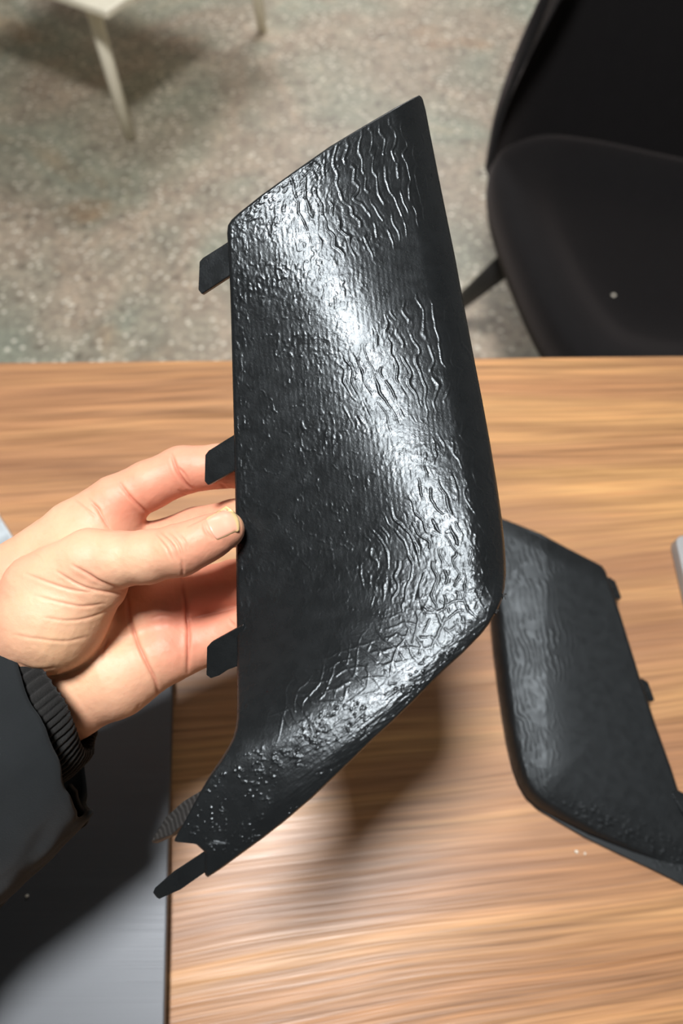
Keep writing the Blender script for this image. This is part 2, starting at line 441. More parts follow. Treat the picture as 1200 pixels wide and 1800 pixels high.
LZ = TABLE_Z + 0.0165
a = on_z(304, 1110, LZ); b = on_z(289.5, 1745, LZ)
d = Vector((b[0] - a[0], b[1] - a[1])).normalized(); w = Vector((d.y, -d.x))      # towards the left
A = Vector((a[0], a[1])); LL, LWID = 0.30, 0.37
quad = [A, A + w * LWID, A + w * LWID + d * LL, A + d * LL]
laptop = tag(empty('laptop', (A.x + w.x * LWID / 2 + d.x * LL / 2, A.y + w.y * LWID / 2 + d.y * LL / 2, TABLE_Z)), 'closed laptop with a dull grey brushed-metal lid lying under the hand', 'laptop')
ins = [q + (A + w * LWID / 2 + d * LL / 2 - q) * 0.01 for q in quad]
slab('base', ins, 0.012, TABLE_Z + 0.001, TABLE_Z + 0.0095, M_LAPTOP, laptop)
slab('lid', quad, 0.012, TABLE_Z + 0.0102, LZ, M_LAPTOP, laptop, 0.0012)
hc = A + w * LWID / 2
slab('hinge', [hc - w * 0.1 + d * 0.004, hc + w * 0.1 + d * 0.004, hc + w * 0.1 + d * 0.012, hc - w * 0.1 + d * 0.012], 0.002, TABLE_Z + 0.008, TABLE_Z + 0.0115, M_RUBBER, laptop, 0)
for q in ins:
    qq = q + (A + w * LWID / 2 + d * LL / 2 - q) * 0.08
    bm = tube_bm([(qq.x, qq.y, TABLE_Z), (qq.x, qq.y, TABLE_Z + 0.0015)], [0.006, 0.006], 16)
    o = bm_obj('rubber_foot', bm, M_RUBBER, laptop); o.matrix_parent_inverse = Matrix.Translation(-Vector(laptop.location))

def flat_device(name, p0, p1, width, side, th, mat, label, cat, screen=False):
    a = on_z(*p0, TABLE_Z + th); b = on_z(*p1, TABLE_Z + th)
    A = Vector((a[0], a[1])); B = Vector((b[0], b[1])); d = (B - A).normalized(); w = Vector((d.y, -d.x)) * side
    q = [A, A + w * width, B + w * width, B]
    c = (A + B) / 2 + w * width / 2
    e = tag(empty(name, (c.x, c.y, TABLE_Z)), label, cat)
    slab('body', q, 0.010, TABLE_Z, TABLE_Z + th, mat, e, 0.0018)
    qi = [p + (c - p) * 0.10 for p in q]
    slab('inset_panel', qi, 0.006, TABLE_Z + th - 0.0005, TABLE_Z + th + 0.0004, mat if not screen else M_GREY, e, 0)
    return e
flat_device('metal_slab', (-70, 800), (58, 1000), 0.072, 1, 0.009, M_SILVER, 'small pale blue-silver metal slab with rounded edge behind the wrist', 'metal slab')
flat_device('grey_tray', (1186, 940), (1236, 1160), 0.14, -1, 0.014, M_GREY, 'light grey slab with rounded corner beyond the lying black panel', 'tray', True)

# ------------------------------------------------------------------ printed trim panels
def lerp_fn(pts):
    pts = sorted(pts, key=lambda p: p[1]); ys = np.array([p[1] for p in pts], float); xs = np.array([p[0] for p in pts], float)
    return lambda y: np.interp(y, ys, xs)

HL = [(736, 167.5), (728, 171), (700, 186), (640, 221), (580, 257), (520, 299), (460, 342), (420, 374), (407, 386), (400.5, 396), (399, 410), (401, 440), (404, 500), (406, 560), (409, 680), (411, 760), (413, 850), (414.5, 950), (415.5, 1050), (416.5, 1150), (417, 1230), (416.5, 1262), (414, 1280), (409, 1298), (400, 1316), (388, 1336), (370, 1362), (350, 1396), (336, 1422), (322, 1449), (307, 1474), (306, 1477), (308, 1480), (344, 1483.5), (350, 1489), (358, 1496), (360, 1500), (359.5, 1535), (361, 1539), (365, 1542)]
HR = [(736, 167.5), (740, 169.5), (743, 175), (748, 194), (756, 236), (775, 332), (800, 454), (812, 520), (825, 588), (836, 646), (848, 707), (862, 783), (873, 850), (881, 905), (886, 950), (888.5, 985), (889, 1010), (887, 1034), (882, 1054), (873, 1075), (860, 1096), (845, 1115), (815, 1146), (780, 1178), (724, 1235), (690, 1268), (658, 1297), (600, 1354), (548, 1403), (500, 1444), (460, 1475), (420, 1504), (390, 1526), (372, 1538), (365, 1542)]
hl, hr = lerp_fn(HL), lerp_fn(HR)
MM = 0.262e-3    # metres for a pixel at the held panel

def seg_s(x, y, ax, ay, bx, by):
    dx, dy = bx - ax, by - ay; L = math.hypot(dx, dy)
    return ((x - ax) * dy - (y - ay) * dx) / L        # positive to the right of a line that runs down the picture

def lower_edge_dist(x, y):
    """distance above the slanting lower edge"""
    xs = np.array([p[0] for p in HR if p[1] >= 1034][::-1], float); ys = np.array([p[1] for p in HR if p[1] >= 1034][::-1], float)
    ye = np.interp(x, xs, ys)
    return (ye - y) * 0.72

def held_depth(x, y):
    x = np.asarray(x, float); y = np.asarray(y, float)
    s = seg_s(x, y, 500, 330, 790, 960)                    # across the crest, positive to the right
    tau = (x - 500) * 0.418 + (y - 330) * 0.908            # along the crest
    c = seg_s(x, y, 880, 1030, 410, 1290)                 # positive below the bend line
    # along its length the panel is slightly hollow
    tq = np.minimum(tau, 640.0)
    along = 0.004 * tq - 0.000275 * tq ** 2 + (0.004 - 0.00055 * 640) * (tau - tq)
    # across, it falls off to both sides of a soft crest; the left fall flattens out below the bend
    fall = 1.0 - 1.25 * sstep(-230, 60, c)
    left = 0.24 * 75 * np.log(np.cosh(s / 75.0)) * fall * (0.62 + 0.38 * sstep(330, 640, y))
    right = 0.30 * 105 * np.log(np.cosh(s / 105.0))
    d = 0.306 + MM * (along - 0.012 * s + np.where(s < 0, left, right))
    # slight swells break the highlight into patches
    d = d + 0.0005 * np.sin((y - 250) / 55.0) * np.exp(-(s / 110.0) ** 2) * (1 - sstep(950, 1050, y))
    # right edge rolls away
    e = np.clip((hr(np.clip(y, 170, 1050)) - x) * 0.98, 0, None)
    d = d + 0.010 * np.clip(1 - e / 60.0, 0, 1) ** 2 * (1 - sstep(990, 1070, y))
    # lower edge turns back
    le = np.clip(lower_edge_dist(x, y), 0, None)
    d = d + 0.0018 * np.clip(1 - le / 40.0, 0, 1) ** 2 * sstep(980, 1080, y)
    # the narrow tongue at the bottom bends back
    t = seg_s(x, y, 700, 1330, 330, 1330)
    d = d + 0.26 * 35 * np.logaddexp(0, (t - 10) / 35.0) * MM
    return d

def held_relief(x, y):
    """printed surface texture in metres, positive towards the viewer"""
    s = seg_s(x, y, 500, 330, 790, 960)
    c = seg_s(x, y, 880, 1030, 410, 1290)                  # positive below the bend
    def blob(cx, cy, rx, ry, ang=0.0):
        co, sn = math.cos(ang), math.sin(ang); u = ((x - cx) * co + (y - cy) * sn) / rx; v = (-(x - cx) * sn + (y - cy) * co) / ry
        return np.exp(-(u * u + v * v) ** 1.6)
    # thin, kinked, broken ridges that run down the panel
    kink = np.abs(((y / 46.0 + 1.5 * noise(x / 80, y / 200, 2)) % 1.0) - 0.5) * 2
    ph = (x * 0.965 - y * 0.23) / 19.0 + 0.30 * kink + 1.0 * noise(x / 110, y / 110, 7) + 0.28 * noise(x / 22, y / 20, 8)
    saw = np.abs((ph % 1.0) - 0.5) * 2
    ridge = np.exp(-((saw - 1) / 0.15) ** 2) - 0.30 * np.exp(-((saw - 0.62) / 0.18) ** 2)
    edge_n = 0.30 * fbm(x / 34, y / 34, 21)
    z1 = blob(640, 330, 150, 120, -0.45); z2 = blob(745, 615, 105, 95, -0.4); z3 = blob(815, 890, 95, 150, 0.1); z4 = blob(735, 990, 120, 110); z5 = blob(680, 680, 95, 85)
    zmax = np.maximum.reduce([z1, z2, z3, z4 * 0.9, z5 * 0.85])
    zone = sstep(0.30, 0.62, zmax + edge_n)
    brk = sstep(-0.50, -0.15, noise(x / 11, y / 21, 12))
    h = 0.00024 * ridge * zone * brk * (1 - sstep(-30, 20, c))
    # fine straight print lines
    lines = np.sin((x * 0.985 - y * 0.10) * 2 * math.pi / 8.6)
    h = h + 0.000016 * lines * (1 - zone) * sstep(-330, -60, s) * (1 - sstep(90, 210, s)) * (1 - sstep(-120, -30, c))
    # grainy speckle: short dashes
    g1 = fbm(x / 4.6, y / 8.0, 31, 2); g2 = fbm(x / 7.5, y / 10.0, 32, 3)
    pat = sstep(-0.35, 0.35, fbm(x / 70, y / 70, 33))
    crest = np.exp(-(s / 95.0) ** 2)
    gz = np.clip(0.75 * crest + 0.9 * blob(480, 440, 120, 180, -0.3) + 0.55 * blob(560, 720, 130, 120) + 0.5 * zone + 0.35 * blob(560, 1000, 150, 130), 0, 1)
    h = h + (0.00013 * g1 + 0.00012 * sstep(0.25, 0.7, g2)) * gz * (0.4 + 0.6 * pat) * (1 - sstep(-10, 30, c))
    # chains of blisters scattered over the left half
    ln = fbm(x / 26.0, y / 34.0, 37, 3)
    chain = np.exp(-(ln / 0.07) ** 2) * sstep(-0.1, 0.25, g1)
    h = h + 0.00016 * chain * np.clip(blob(480, 560, 120, 300) + 0.8 * blob(560, 800, 150, 160) + 0.7 * blob(600, 1020, 160, 110), 0, 1) * (1 - sstep(-60, 0, c))
    # bumpy bands along the left, upper and right rims
    rim = np.clip(1 - (x - hl(y)) / 40.0, 0, 1) ** 0.7 * sstep(380, 430, y) * (1 - sstep(1230, 1330, y))
    h = h + 0.00022 * sstep(0.0, 0.5, fbm(x / 6.0, y / 12.0, 35, 3)) * rim
    top = np.clip(1 - (y - np.interp(x, [400, 520, 640, 740], [396, 299, 221, 168])) / 70.0, 0, 1) * (1 - sstep(560, 680, x))
    h = h + 0.00020 * sstep(-0.1, 0.5, fbm(x / 5.0, y / 5.0, 36, 3)) * top
    rr = np.clip(1 - np.abs(hr(y) - 50 - x) / 36.0, 0, 1) * sstep(560, 820, y) * (1 - sstep(1080, 1180, y))
    h = h + 0.00016 * sstep(0.05, 0.5, fbm(x / 6.0, y / 13.0, 39, 3)) * rr
    # facets along the bend: a net of thin crossing ridges
    wx = x + 7 * fbm(x / 45, y / 45, 3); wy = y + 7 * fbm(x / 45, y / 45, 5)
    band = np.exp(-np.abs((c - 2) / 46.0) ** 2.4) * sstep(440, 520, x)
    tri = 0
    for k, (sp, an) in enumerate(((21.0, 0.30), (21.0, 1.38), (21.0, 2.42))):
        q = (wx * math.cos(an) + wy * math.sin(an)) / sp + 0.45 * noise(x / 50, y / 50, 50 + k)
        w_ = np.abs((q % 1.0) - 0.5) * 2
        tri = np.maximum(tri, np.exp(-((w_ - 1) / 0.17) ** 2) * sstep(-0.45, -0.1, noise(x / 20, y / 20, 60 + k)))
    h = h + 0.00020 * tri * band
    # rough, streaked flare and the sparkling tongue
    fl = sstep(22, 62, c)
    u = x * 0.80 - y * 0.60; v = x * 0.60 + y * 0.80
    h = h + fl * (0.00011 * fbm(u / 16.0, v / 4.2, 71, 3) * sstep(430, 560, x) + 0.00030 * sstep(0.22, 0.6, fbm(x / 6.0, y / 5.0, 73, 3)) * sstep(-0.25, 0.2, fbm(x / 36, y / 30, 75)))
    # calm border
    e = np.minimum(np.minimum(x - hl(y), hr(y) - x), 60)
    return h * sstep(2, 9, e)

def build_panel(name, lf, rf, depth, relief, y0, y1, rows, cols, thick, mat, parent, to_world, back_vec, edge_px=5.0, edge_m=0.0011):
    ys = y0 + (y1 - y0) * np.linspace(0, 1, rows)
    tcol = np.linspace(0, 1, cols)
    # denser columns at both rims so that the rounded edge holds
    tcol = tcol + 0.018 * (np.cos(math.pi * tcol) * -1 + 1 - 2 * tcol) * 0
    X = lf(ys)[:, None] + (rf(ys) - lf(ys))[:, None] * tcol[None, :]
    Y = np.repeat(ys[:, None], cols, 1)
    e = np.minimum.reduce([X - X[:, :1], X[:, -1:] - X, np.repeat((ys - y0)[:, None], cols, 1) * 2, np.repeat((y1 - ys)[:, None], cols, 1) * 2])
    D = depth(X, Y)
    Fd = D - relief(X, Y) + edge_m * np.clip(1 - e / edge_px, 0, 1) ** 2
    front = to_world(X, Y, Fd).reshape(-1, 3)
    back_full = to_world(X, Y, D + edge_m) + back_vec * thick
    n = rows * cols
    idx = np.arange(n).reshape(rows, cols)
    q = np.stack([idx[:-1, :-1], idx[1:, :-1], idx[1:, 1:], idx[:-1, 1:]], -1).reshape(-1, 4)
    loop = np.concatenate([idx[0, :], idx[1:, -1], idx[-1, -2::-1], idx[-2:0:-1, 0]])
    m_ = len(loop); lo_ = n + np.arange(m_); k0 = np.arange(m_); k1 = (k0 + 1) % m_
    rim = np.stack([loop, loop[k1], lo_[k1], lo_], -1)
    # the hidden inner side needs fewer faces
    ri = np.unique(np.concatenate([np.arange(0, rows, 6), [rows - 1]])); ci = np.unique(np.concatenate([np.arange(0, cols, 8), [cols - 1]]))
    bk = back_full[np.ix_(ri, ci)].reshape(-1, 3)
    bi = (n + m_ + np.arange(len(bk))).reshape(len(ri), len(ci))
    qb = np.stack([bi[:-1, :-1], bi[:-1, 1:], bi[1:, 1:], bi[1:, :-1]], -1).reshape(-1, 4)
    back = np.concatenate([back_full.reshape(-1, 3)[loop], bk])
    o = mesh_obj(name, np.concatenate([front, back]), np.concatenate([q, qb, rim]), mat, parent)
    return o

held = tag(empty('trim_panel', pt(620, 860, 0.33)), 'glossy black printed plastic trim panel gripped by a hand above the table', 'trim panel')
build_panel('shell', hl, hr, held_depth, held_relief, 167.5, 1542.0, 980, 330, 0.0026, M_PLASTIC, held, pt, FWD)

def px_tab(name, pts, depths, th, mat, parent, bevel=0.0005):
    top = [Vector(pt(x, y, d)) for (x, y), d in zip(pts, depths)]
    nrm = ((top[1] - top[0]).cross(top[2] - top[0])).normalized()
    if nrm.dot(Vector(FWD)) < 0: nrm = -nrm
    return prism(name, top, [p + nrm * th for p in top], mat, parent, bevel)
dl = lambda x, y: float(held_depth(x, y))
tilt = lambda c, xr, pts: [c + (xr - x) * MM * 0.28 for x, y in pts]
c1 = dl(402, 450) + 0.0045
cp = [(412, 417), (400, 425), (356, 453), (350, 460), (348, 509), (354, 517), (400, 487), (412, 479)]
px_tab('clip', cp, tilt(c1, 402, cp), 0.003, M_PLASTIC, held)
c2 = dl(412, 800) + 0.0045
cp = [(423, 756), (411, 764), (366, 792), (360, 800), (359, 846), (365, 853), (411, 828), (423, 821)]
px_tab('clip', cp, tilt(c2, 412, cp), 0.003, M_PLASTIC, held)
c3 = dl(416, 1150) + 0.0062
cp = [(428, 1097), (416, 1104), (371, 1129), (363, 1138), (362, 1187), (370, 1193), (385, 1188), (400, 1178), (416, 1172), (428, 1167)]
px_tab('clip', cp, tilt(c3, 416, cp), 0.003, M_PLASTIC, held)
def tab_depths(pts, off, k):
    out = []
    for x, y in pts:
        xi = max(x, float(hl(min(y, 1535))) + 6)
        out.append(dl(xi, min(y, 1535)) + off + k * max(0, xi - x) * MM)
    return out
tp = [(372, 1372), (352, 1390), (322, 1408), (291, 1436), (278, 1456), (265, 1479), (268, 1482), (300, 1468), (312, 1457), (334, 1440)]
px_tab('ribbed_tab', tp, tab_depths(tp, 0.0045, 0.35), 0.0028, M_RIB, held, 0.0003)
tp = [(372, 1500), (358, 1510), (312, 1540), (279, 1569), (275, 1578), (280, 1581), (318, 1564), (358, 1536), (372, 1526)]
px_tab('lower_tab', tp, tab_depths(tp, 0.0045, 0.35), 0.0026, M_PLASTIC, held, 0.0003)
# stray print strings on the right rim
for (xa, ya), n_ in (((886, 1048), 4), ((872, 1076), 5)):
    for k in range(n_):
        dd = dl(xa - 4, ya - 3) + 0.001
        p0 = pt(xa - 3 + random.uniform(-3, 2), ya + random.uniform(-4, 6), dd); p1 = pt(xa + random.uniform(-1, 4), ya + random.uniform(-5, 5), dd - 0.0008); p2 = pt(xa + random.uniform(-2, 5), ya + random.uniform(-8, 6), dd)
        o = bm_obj('stray_string', tube_bm([p0, p1, p2], [0.00035, 0.0003, 0.00015], 6), M_RUBBER, held, True)
        o.matrix_parent_inverse = Matrix.Translation(-Vector(held.location))

# the mirrored panel lying on the table
TLp = [(838, 888), (838, 912), (844, 980), (854, 1040), (862, 1085), (864, 1110), (868, 1150), (874, 1200), (882, 1260), (890, 1310), (900, 1352), (910, 1380), (924, 1404), (944, 1423), (980, 1445), (1030, 1474), (1090, 1503), (1150, 1531), (1200, 1556), (1270, 1592), (1330, 1620), (1356, 1628)]
TRp = [(838, 888), (884, 912), (910, 922), (950, 938), (1000, 965), (1045, 988), (1058, 995), (1064, 1004), (1070, 1022), (1090, 1080), (1124, 1190), (1150, 1268), (1180, 1352), (1190, 1384), (1206, 1430), (1230, 1470), (1275, 1520), (1330, 1580), (1352, 1610), (1356, 1628)]
tl, tr = lerp_fn(TLp), lerp_fn(TRp)
PZ = 0.030
TB = np.array(TLp, float)
def rim_dist(x, y):
    best = np.full(np.shape(x), 1e9)
    for a, b in zip(TB[1:], TB[2:]):
        d = b - a; t = np.clip(((x - a[0]) * d[0] + (y - a[1]) * d[1]) / (d @ d), 0, 1)
        best = np.minimum(best, np.hypot(x - a[0] - t * d[0], y - a[1] - t * d[1]))
    return best
def tab_h(x, y):
    """height of the lying panel above the table"""
    s = rim_dist(x, y)
    h = 0.031 - 0.0135 * np.clip(1 - s / 175.0, 0, 1) ** 3 - 0.012 * np.clip(1 - s / 24.0, 0, 1) ** 2
    h = h + 0.010 * (1250 - y) / 350.0 - 0.012 * np.clip((x - 960) / 240.0, 0, 1.6)
    h = h - 0.003 * np.clip(1 - (y - np.interp(x, [838, 1064], [888, 1000])) / 30.0, 0, 1) ** 2
    return np.maximum(h, 0.004)
def tab_relief(x, y):
    wx = x + 6 * fbm(x / 40, y / 40, 3); wy = y + 6 * fbm(x / 40, y / 40, 5)
    ph = (wx * 0.97 - wy * 0.2) / 9.0 + 0.8 * noise(x / 40, y / 40, 7) + 0.3 * noise(x / 11, y / 11, 9)
    ridge = np.exp(-(((np.abs((ph % 1) - 0.5) * 2) - 1) / 0.3) ** 2)
    def blob(cx, cy, rx, ry): return np.exp(-(((x - cx) / rx) ** 2 + ((y - cy) / ry) ** 2) ** 1.5)
    zone = np.clip(np.maximum.reduce([blob(925, 985, 60, 70), blob(935, 1140, 60, 70), blob(925, 1310, 50, 110)]), 0, 1)
    h = 0.00040 * ridge * zone * sstep(-0.5, -0.1, noise(x / 10, y / 15, 12))
    s = rim_dist(x, y)
    band = np.exp(-((s - 40) / 24.0) ** 2) * sstep(1380, 1430, y)
    h = h + 0.00050 * band * sstep(0.1, 0.6, fbm(x / 5.0, y / 6.0, 35, 3))
    e = np.minimum(np.minimum(x - tl(y), tr(y) - x), 60)
    return h * sstep(2, 8, e)
def to_table(X, Y, H):
    u = (X - 600.0) / F; v = (900.0 - Y) / F
    r = FWD + u[..., None] * RGT + v[..., None] * UPV
    t = (TABLE_Z + H - CAM_Z) / r[..., 2]
    return CAM + r * t[..., None]
c0 = on_z(1060, 1260, TABLE_Z)
lying = tag(empty('trim_panel', (c0[0], c0[1], TABLE_Z)), 'satin black printed plastic trim panel lying on the table, mirror twin', 'trim panel')
build_panel('shell', tl, tr, tab_h, lambda x, y: -tab_relief(x, y), 888.0, 1628.0, 490, 240, 0.0026, M_SATIN, lying, to_table, np.array((0, 0, -1.0)), 4.0, -0.0012)
def z_tab(name, pts, z, th, parent):
    top = [Vector(on_z(x, y, TABLE_Z + z)) for x, y in pts]
    return prism(name, top, [p - Vector((0, 0, th)) for p in top], M_PLASTIC, parent, 0.0004)
z_tab('clip', [(1058, 1018), (1070, 1014), (1081, 1021), (1092, 1050), (1091, 1052), (1078, 1053)], 0.0175, 0.0175, lying)
z_tab('clip', [(1116, 1196), (1128, 1192), (1139, 1199), (1150, 1230), (1149, 1232), (1136, 1233)], 0.0175, 0.0175, lying)
z_tab('clip', [(1180, 1394), (1192, 1389), (1206, 1396), (1219, 1430), (1218, 1434), (1204, 1434)], 0.0165, 0.0165, lying)

# ------------------------------------------------------------------ hand, modelled as one blended surface
# camera-frame coordinates: X right, Y up, Z along the viewing axis
def cf(x, y, d): return np.array(((x - 600.0) / F * d, (900.0 - y) / F * d, d))
pe = float(held_depth(418, 925))          # panel depth at the thumb
def seg(x0, y0, d0, r0, x1, y1, d1, r1):
    return (cf(x0, y0, d0), r0 * d0 / F, cf(x1, y1, d1), r1 * d1 / F)
zt = pe - 0.0085
fb = lambda x, y, r, d: float(held_depth(x, y)) + 0.0032 + r * d / F   # finger pad against the panel's back
chains = {
 'thumb': ([(396, 931, zt, 34), (368, 944, zt - 0.002, 38), (345, 955, zt - 0.003, 41), (316, 967, zt - 0.003, 45), (260, 979, zt + 0.0005, 46), (205, 984, zt + 0.003, 49), (160, 987, zt + 0.006, 57), (80, 1040, zt + 0.013, 74)], 0.004),
 'index': ([(478, 838, fb(478, 838, 31, .315), 31), (440, 824, 0.333, 35), (385, 820, 0.339, 38.5), (318, 827, 0.338, 42), (262, 853, 0.336, 43), (205, 882, 0.335, 46), (135, 935, 0.334, 56), (45, 1018, 0.334, 72), (-70, 1115, 0.338, 84)], 0.005),
 'middle': ([(500, 900, fb(500, 900, 32, .32), 32), (455, 905, 0.333, 37), (412, 919, 0.344, 41), (345, 936, 0.350, 44), (285, 962, 0.348, 47), (210, 1005, 0.346, 52), (90, 1085, 0.344, 66), (-50, 1150, 0.342, 84)], 0.005),
 'ring': ([(505, 1005, fb(505, 1005, 31, .32), 31), (465, 1016, 0.333, 37), (414, 1026, 0.343, 42), (335, 1045, 0.346, 46), (285, 1070, 0.342, 50), (190, 1110, 0.340, 56), (60, 1160, 0.341, 76), (-60, 1200, 0.343, 84)], 0.005),
 'pinky': ([(490, 1090, fb(490, 1090, 28, .32), 28), (455, 1096, 0.332, 34), (414, 1107, 0.339, 40), (335, 1134, 0.340, 46), (288, 1146, 0.337, 52), (200, 1180, 0.335, 62), (90, 1215, 0.337, 78), (-60, 1260, 0.345, 84)], 0.005),
}
extra = [  # thenar, hypothenar, web, wrist and forearm
 seg(158, 1022, zt + 0.010, 66, 92, 1085, 0.312, 88), seg(92, 1085, 0.312, 88, 10, 1130, 0.331, 84),
 seg(285, 1150, 0.336, 50, 205, 1190, 0.334, 64), seg(205, 1190, 0.334, 64, 110, 1228, 0.336, 72), seg(110, 1228, 0.336, 72, 20, 1230, 0.342, 80),
 seg(195, 905, 0.335, 42, 120, 990, 0.320, 52), seg(215, 930, 0.338, 36, 150, 990, 0.325, 46),
 seg(300, 1060, 0.345, 44, 300, 1130, 0.342, 46), seg(250, 980, 0.350, 46, 270, 1060, 0.348, 48),
 seg(10, 1150, 0.338, 104, -110, 1240, 0.350, 98), seg(-110, 1240, 0.350, 98, -280, 1370, 0.372, 104),
]
h_vox = 0.00095
lo = np.array((-0.305, -0.165, 0.262)); hi = np.array((-0.024, 0.045, 0.410))
dims = np.ceil((hi - lo) / h_vox).astype(int) + 1
GX = [lo[i] + np.arange(dims[i]) * h_vox for i in range(3)]

def cap_d(P, s):
    a, ra, b, rb = s; ab = b - a; t = np.clip(((P - a) @ ab) / (ab @ ab), 0, 1)
    return np.linalg.norm(P - a - t[..., None] * ab, axis=-1) - (ra + (rb - ra) * t)
def smin(a, b, k):
    h = np.clip(0.5 + 0.5 * (b - a) / k, 0, 1); return b + (a - b) * h - k * h * (1 - h)

prims = []
for nm, (ch, k) in chains.items():
    prims.append((nm, [seg(*ch[i], *ch[i + 1]) for i in range(len(ch) - 1)], k))

def chain_d(P, segs, k):
    d = cap_d(P, segs[0])
    for s in segs[1:]: d = smin(d, cap_d(P, s), k)
    return d
def hand_d(P):
    fing = None
    for nm, segs, k in prims:
        if nm == 'thumb': continue
        d = chain_d(P, segs, 0.0022)
        fing = d if fing is None else smin(fing, d, 0.0028)
    palm = cap_d(P, extra[0])
    for s in extra[1:]: palm = smin(palm, cap_d(P, s), 0.009)
    th = chain_d(P, prims[0][1], 0.003)
    # thumb blends with the thenar only, not with the fingers behind it
    return smin(smin(fing, palm, 0.006), th, 0.0022)

FLD = np.empty(dims, np.float32)
for i0 in range(0, dims[0], 24):
    i1 = min(i0 + 24, dims[0])
    # coarse test first: skip slabs far from the hand through a sparse sample
    A_, B_, C_ = np.meshgrid(GX[0][i0:i1], GX[1], GX[2], indexing='ij')
    P_ = np.stack([A_, B_, C_], -1).astype(np.float32)
    st = 6
    Ps = P_[::st, ::st, ::st]
    ds = hand_d(Ps)
    up = np.repeat(np.repeat(np.repeat(ds, st, 0), st, 1), st, 2)[:P_.shape[0], :P_.shape[1], :P_.shape[2]]
    out = up.astype(np.float32)
    near = np.abs(up) < 0.0135
    out[near] = hand_d(P_[near])
    FLD[i0:i1] = out

def surface_nets(Fd, org, h):
    ins = Fd < 0
    n = np.array(Fd.shape) - 1
    cnt = np.zeros(n, np.int8)
    offs = [(a, b, c) for a in (0, 1) for b in (0, 1) for c in (0, 1)]
    for a, b, c in offs: cnt += ins[a:a + n[0], b:b + n[1], c:c + n[2]]
    act = (cnt > 0) & (cnt < 8)
    I, J, K = np.nonzero(act)
    idx = -np.ones(n, np.int64); idx[I, J, K] = np.arange(len(I))
    pos = np.zeros((len(I), 3)); c_ = np.zeros(len(I))
    for a in offs:
        for ax in range(3):
            if a[ax]: continue
            b = list(a); b[ax] = 1
            fa = Fd[I + a[0], J + a[1], K + a[2]]; fb_ = Fd[I + b[0], J + b[1], K + b[2]]
            m = (fa < 0) != (fb_ < 0)
            t = np.where(m, fa / np.where(m, fa - fb_, 1), 0)
            for q in range(3): pos[:, q] += np.where(m, a[q] + (t if q == ax else 0), 0)
            c_ += m
    pos = pos / c_[:, None] + np.stack([I, J, K], 1)
    quads = []
    for ax in range(3):
        sl0 = [slice(None)] * 3; sl1 = [slice(None)] * 3
        sl0[ax] = slice(0, -1); sl1[ax] = slice(1, None)
        ch = ins[tuple(sl0)] != ins[tuple(sl1)]
        i = np.array(np.nonzero(ch)).T
        b, c = (ax + 1) % 3, (ax + 2) % 3
        i = i[(i[:, b] > 0) & (i[:, c] > 0) & (i[:, b] < n[b]) & (i[:, c] < n[c]) & (i[:, ax] < n[ax])]
        def at(db, dc):
            k = i.copy(); k[:, b] += db; k[:, c] += dc; return idx[k[:, 0], k[:, 1], k[:, 2]]
        q = np.stack([at(-1, -1), at(0, -1), at(0, 0), at(-1, 0)], 1)
        flip = ~ins[i[:, 0], i[:, 1], i[:, 2]]
        q[flip] = q[flip][:, ::-1]
        quads.append(q)
    return org + pos * h, np.concatenate(quads)

V, Q = surface_nets(FLD, lo, h_vox)
# pull the net onto the exact surface
def grad(P, e=0.0004):
    g = np.stack([hand_d(P + e * np.eye(3)[i]) - hand_d(P - e * np.eye(3)[i]) for i in range(3)], -1)
    return g / (np.linalg.norm(g, axis=-1, keepdims=True) + 1e-12)
V = V - 0.9 * hand_d(V)[:, None] * grad(V)

def catmull_split(V, Q):
    """one smooth subdivision step through Blender's subdivision modifier"""
    me = bpy.data.meshes.new('tmp'); me.from_pydata([tuple(v) for v in V], [], Q.tolist()); o = bpy.data.objects.new('tmp', me); col.objects.link(o)
    md = o.modifiers.new('s', 'SUBSURF'); md.levels = 1; md.render_levels = 1
    dg = bpy.context.evaluated_depsgraph_get(); ev = o.evaluated_get(dg); m2 = ev.to_mesh()
    v = np.empty(len(m2.vertices) * 3, np.float32); m2.vertices.foreach_get('co', v)
    q = np.empty(len(m2.loops), np.int32); m2.loops.foreach_get('vertex_index', q)
    nn = np.empty(len(m2.vertices) * 3, np.float32); m2.vertices.foreach_get('normal', nn)
    ev.to_mesh_clear(); bpy.data.objects.remove(o); bpy.data.meshes.remove(me)
    return v.reshape(-1, 3).astype(float), q.reshape(-1, 4), nn.reshape(-1, 3).astype(float)
V, Q, NRM = catmull_split(V, Q)

# creases and wrinkles: polylines in picture coordinates, width in px, depth in mm, only where the skin faces the viewer
hx = 600 + F * V[:, 0] / V[:, 2]; hy = 900 - F * V[:, 1] / V[:, 2]
facing = sstep(0.0, 0.35, -(NRM * (V / np.linalg.norm(V, axis=1, keepdims=True))).sum(1))
def zc(*p): return [(0.38333 * a, 740 + 0.38333 * b) for a, b in p]
def smooth_line(p, n=8):
    p = np.array(p, float); out = []
    for i in range(len(p) - 1):
        p0 = p[max(i - 1, 0)]; p1 = p[i]; p2 = p[i + 1]; p3 = p[min(i + 2, len(p) - 1)]
        for t in np.linspace(0, 1, n, endpoint=False):
            out.append(0.5 * ((2 * p1) + (-p0 + p2) * t + (2 * p0 - 5 * p1 + 4 * p2 - p3) * t * t + (-p0 + 3 * p1 - 3 * p2 + p3) * t ** 3))
    out.append(p[-1]); return np.array(out)
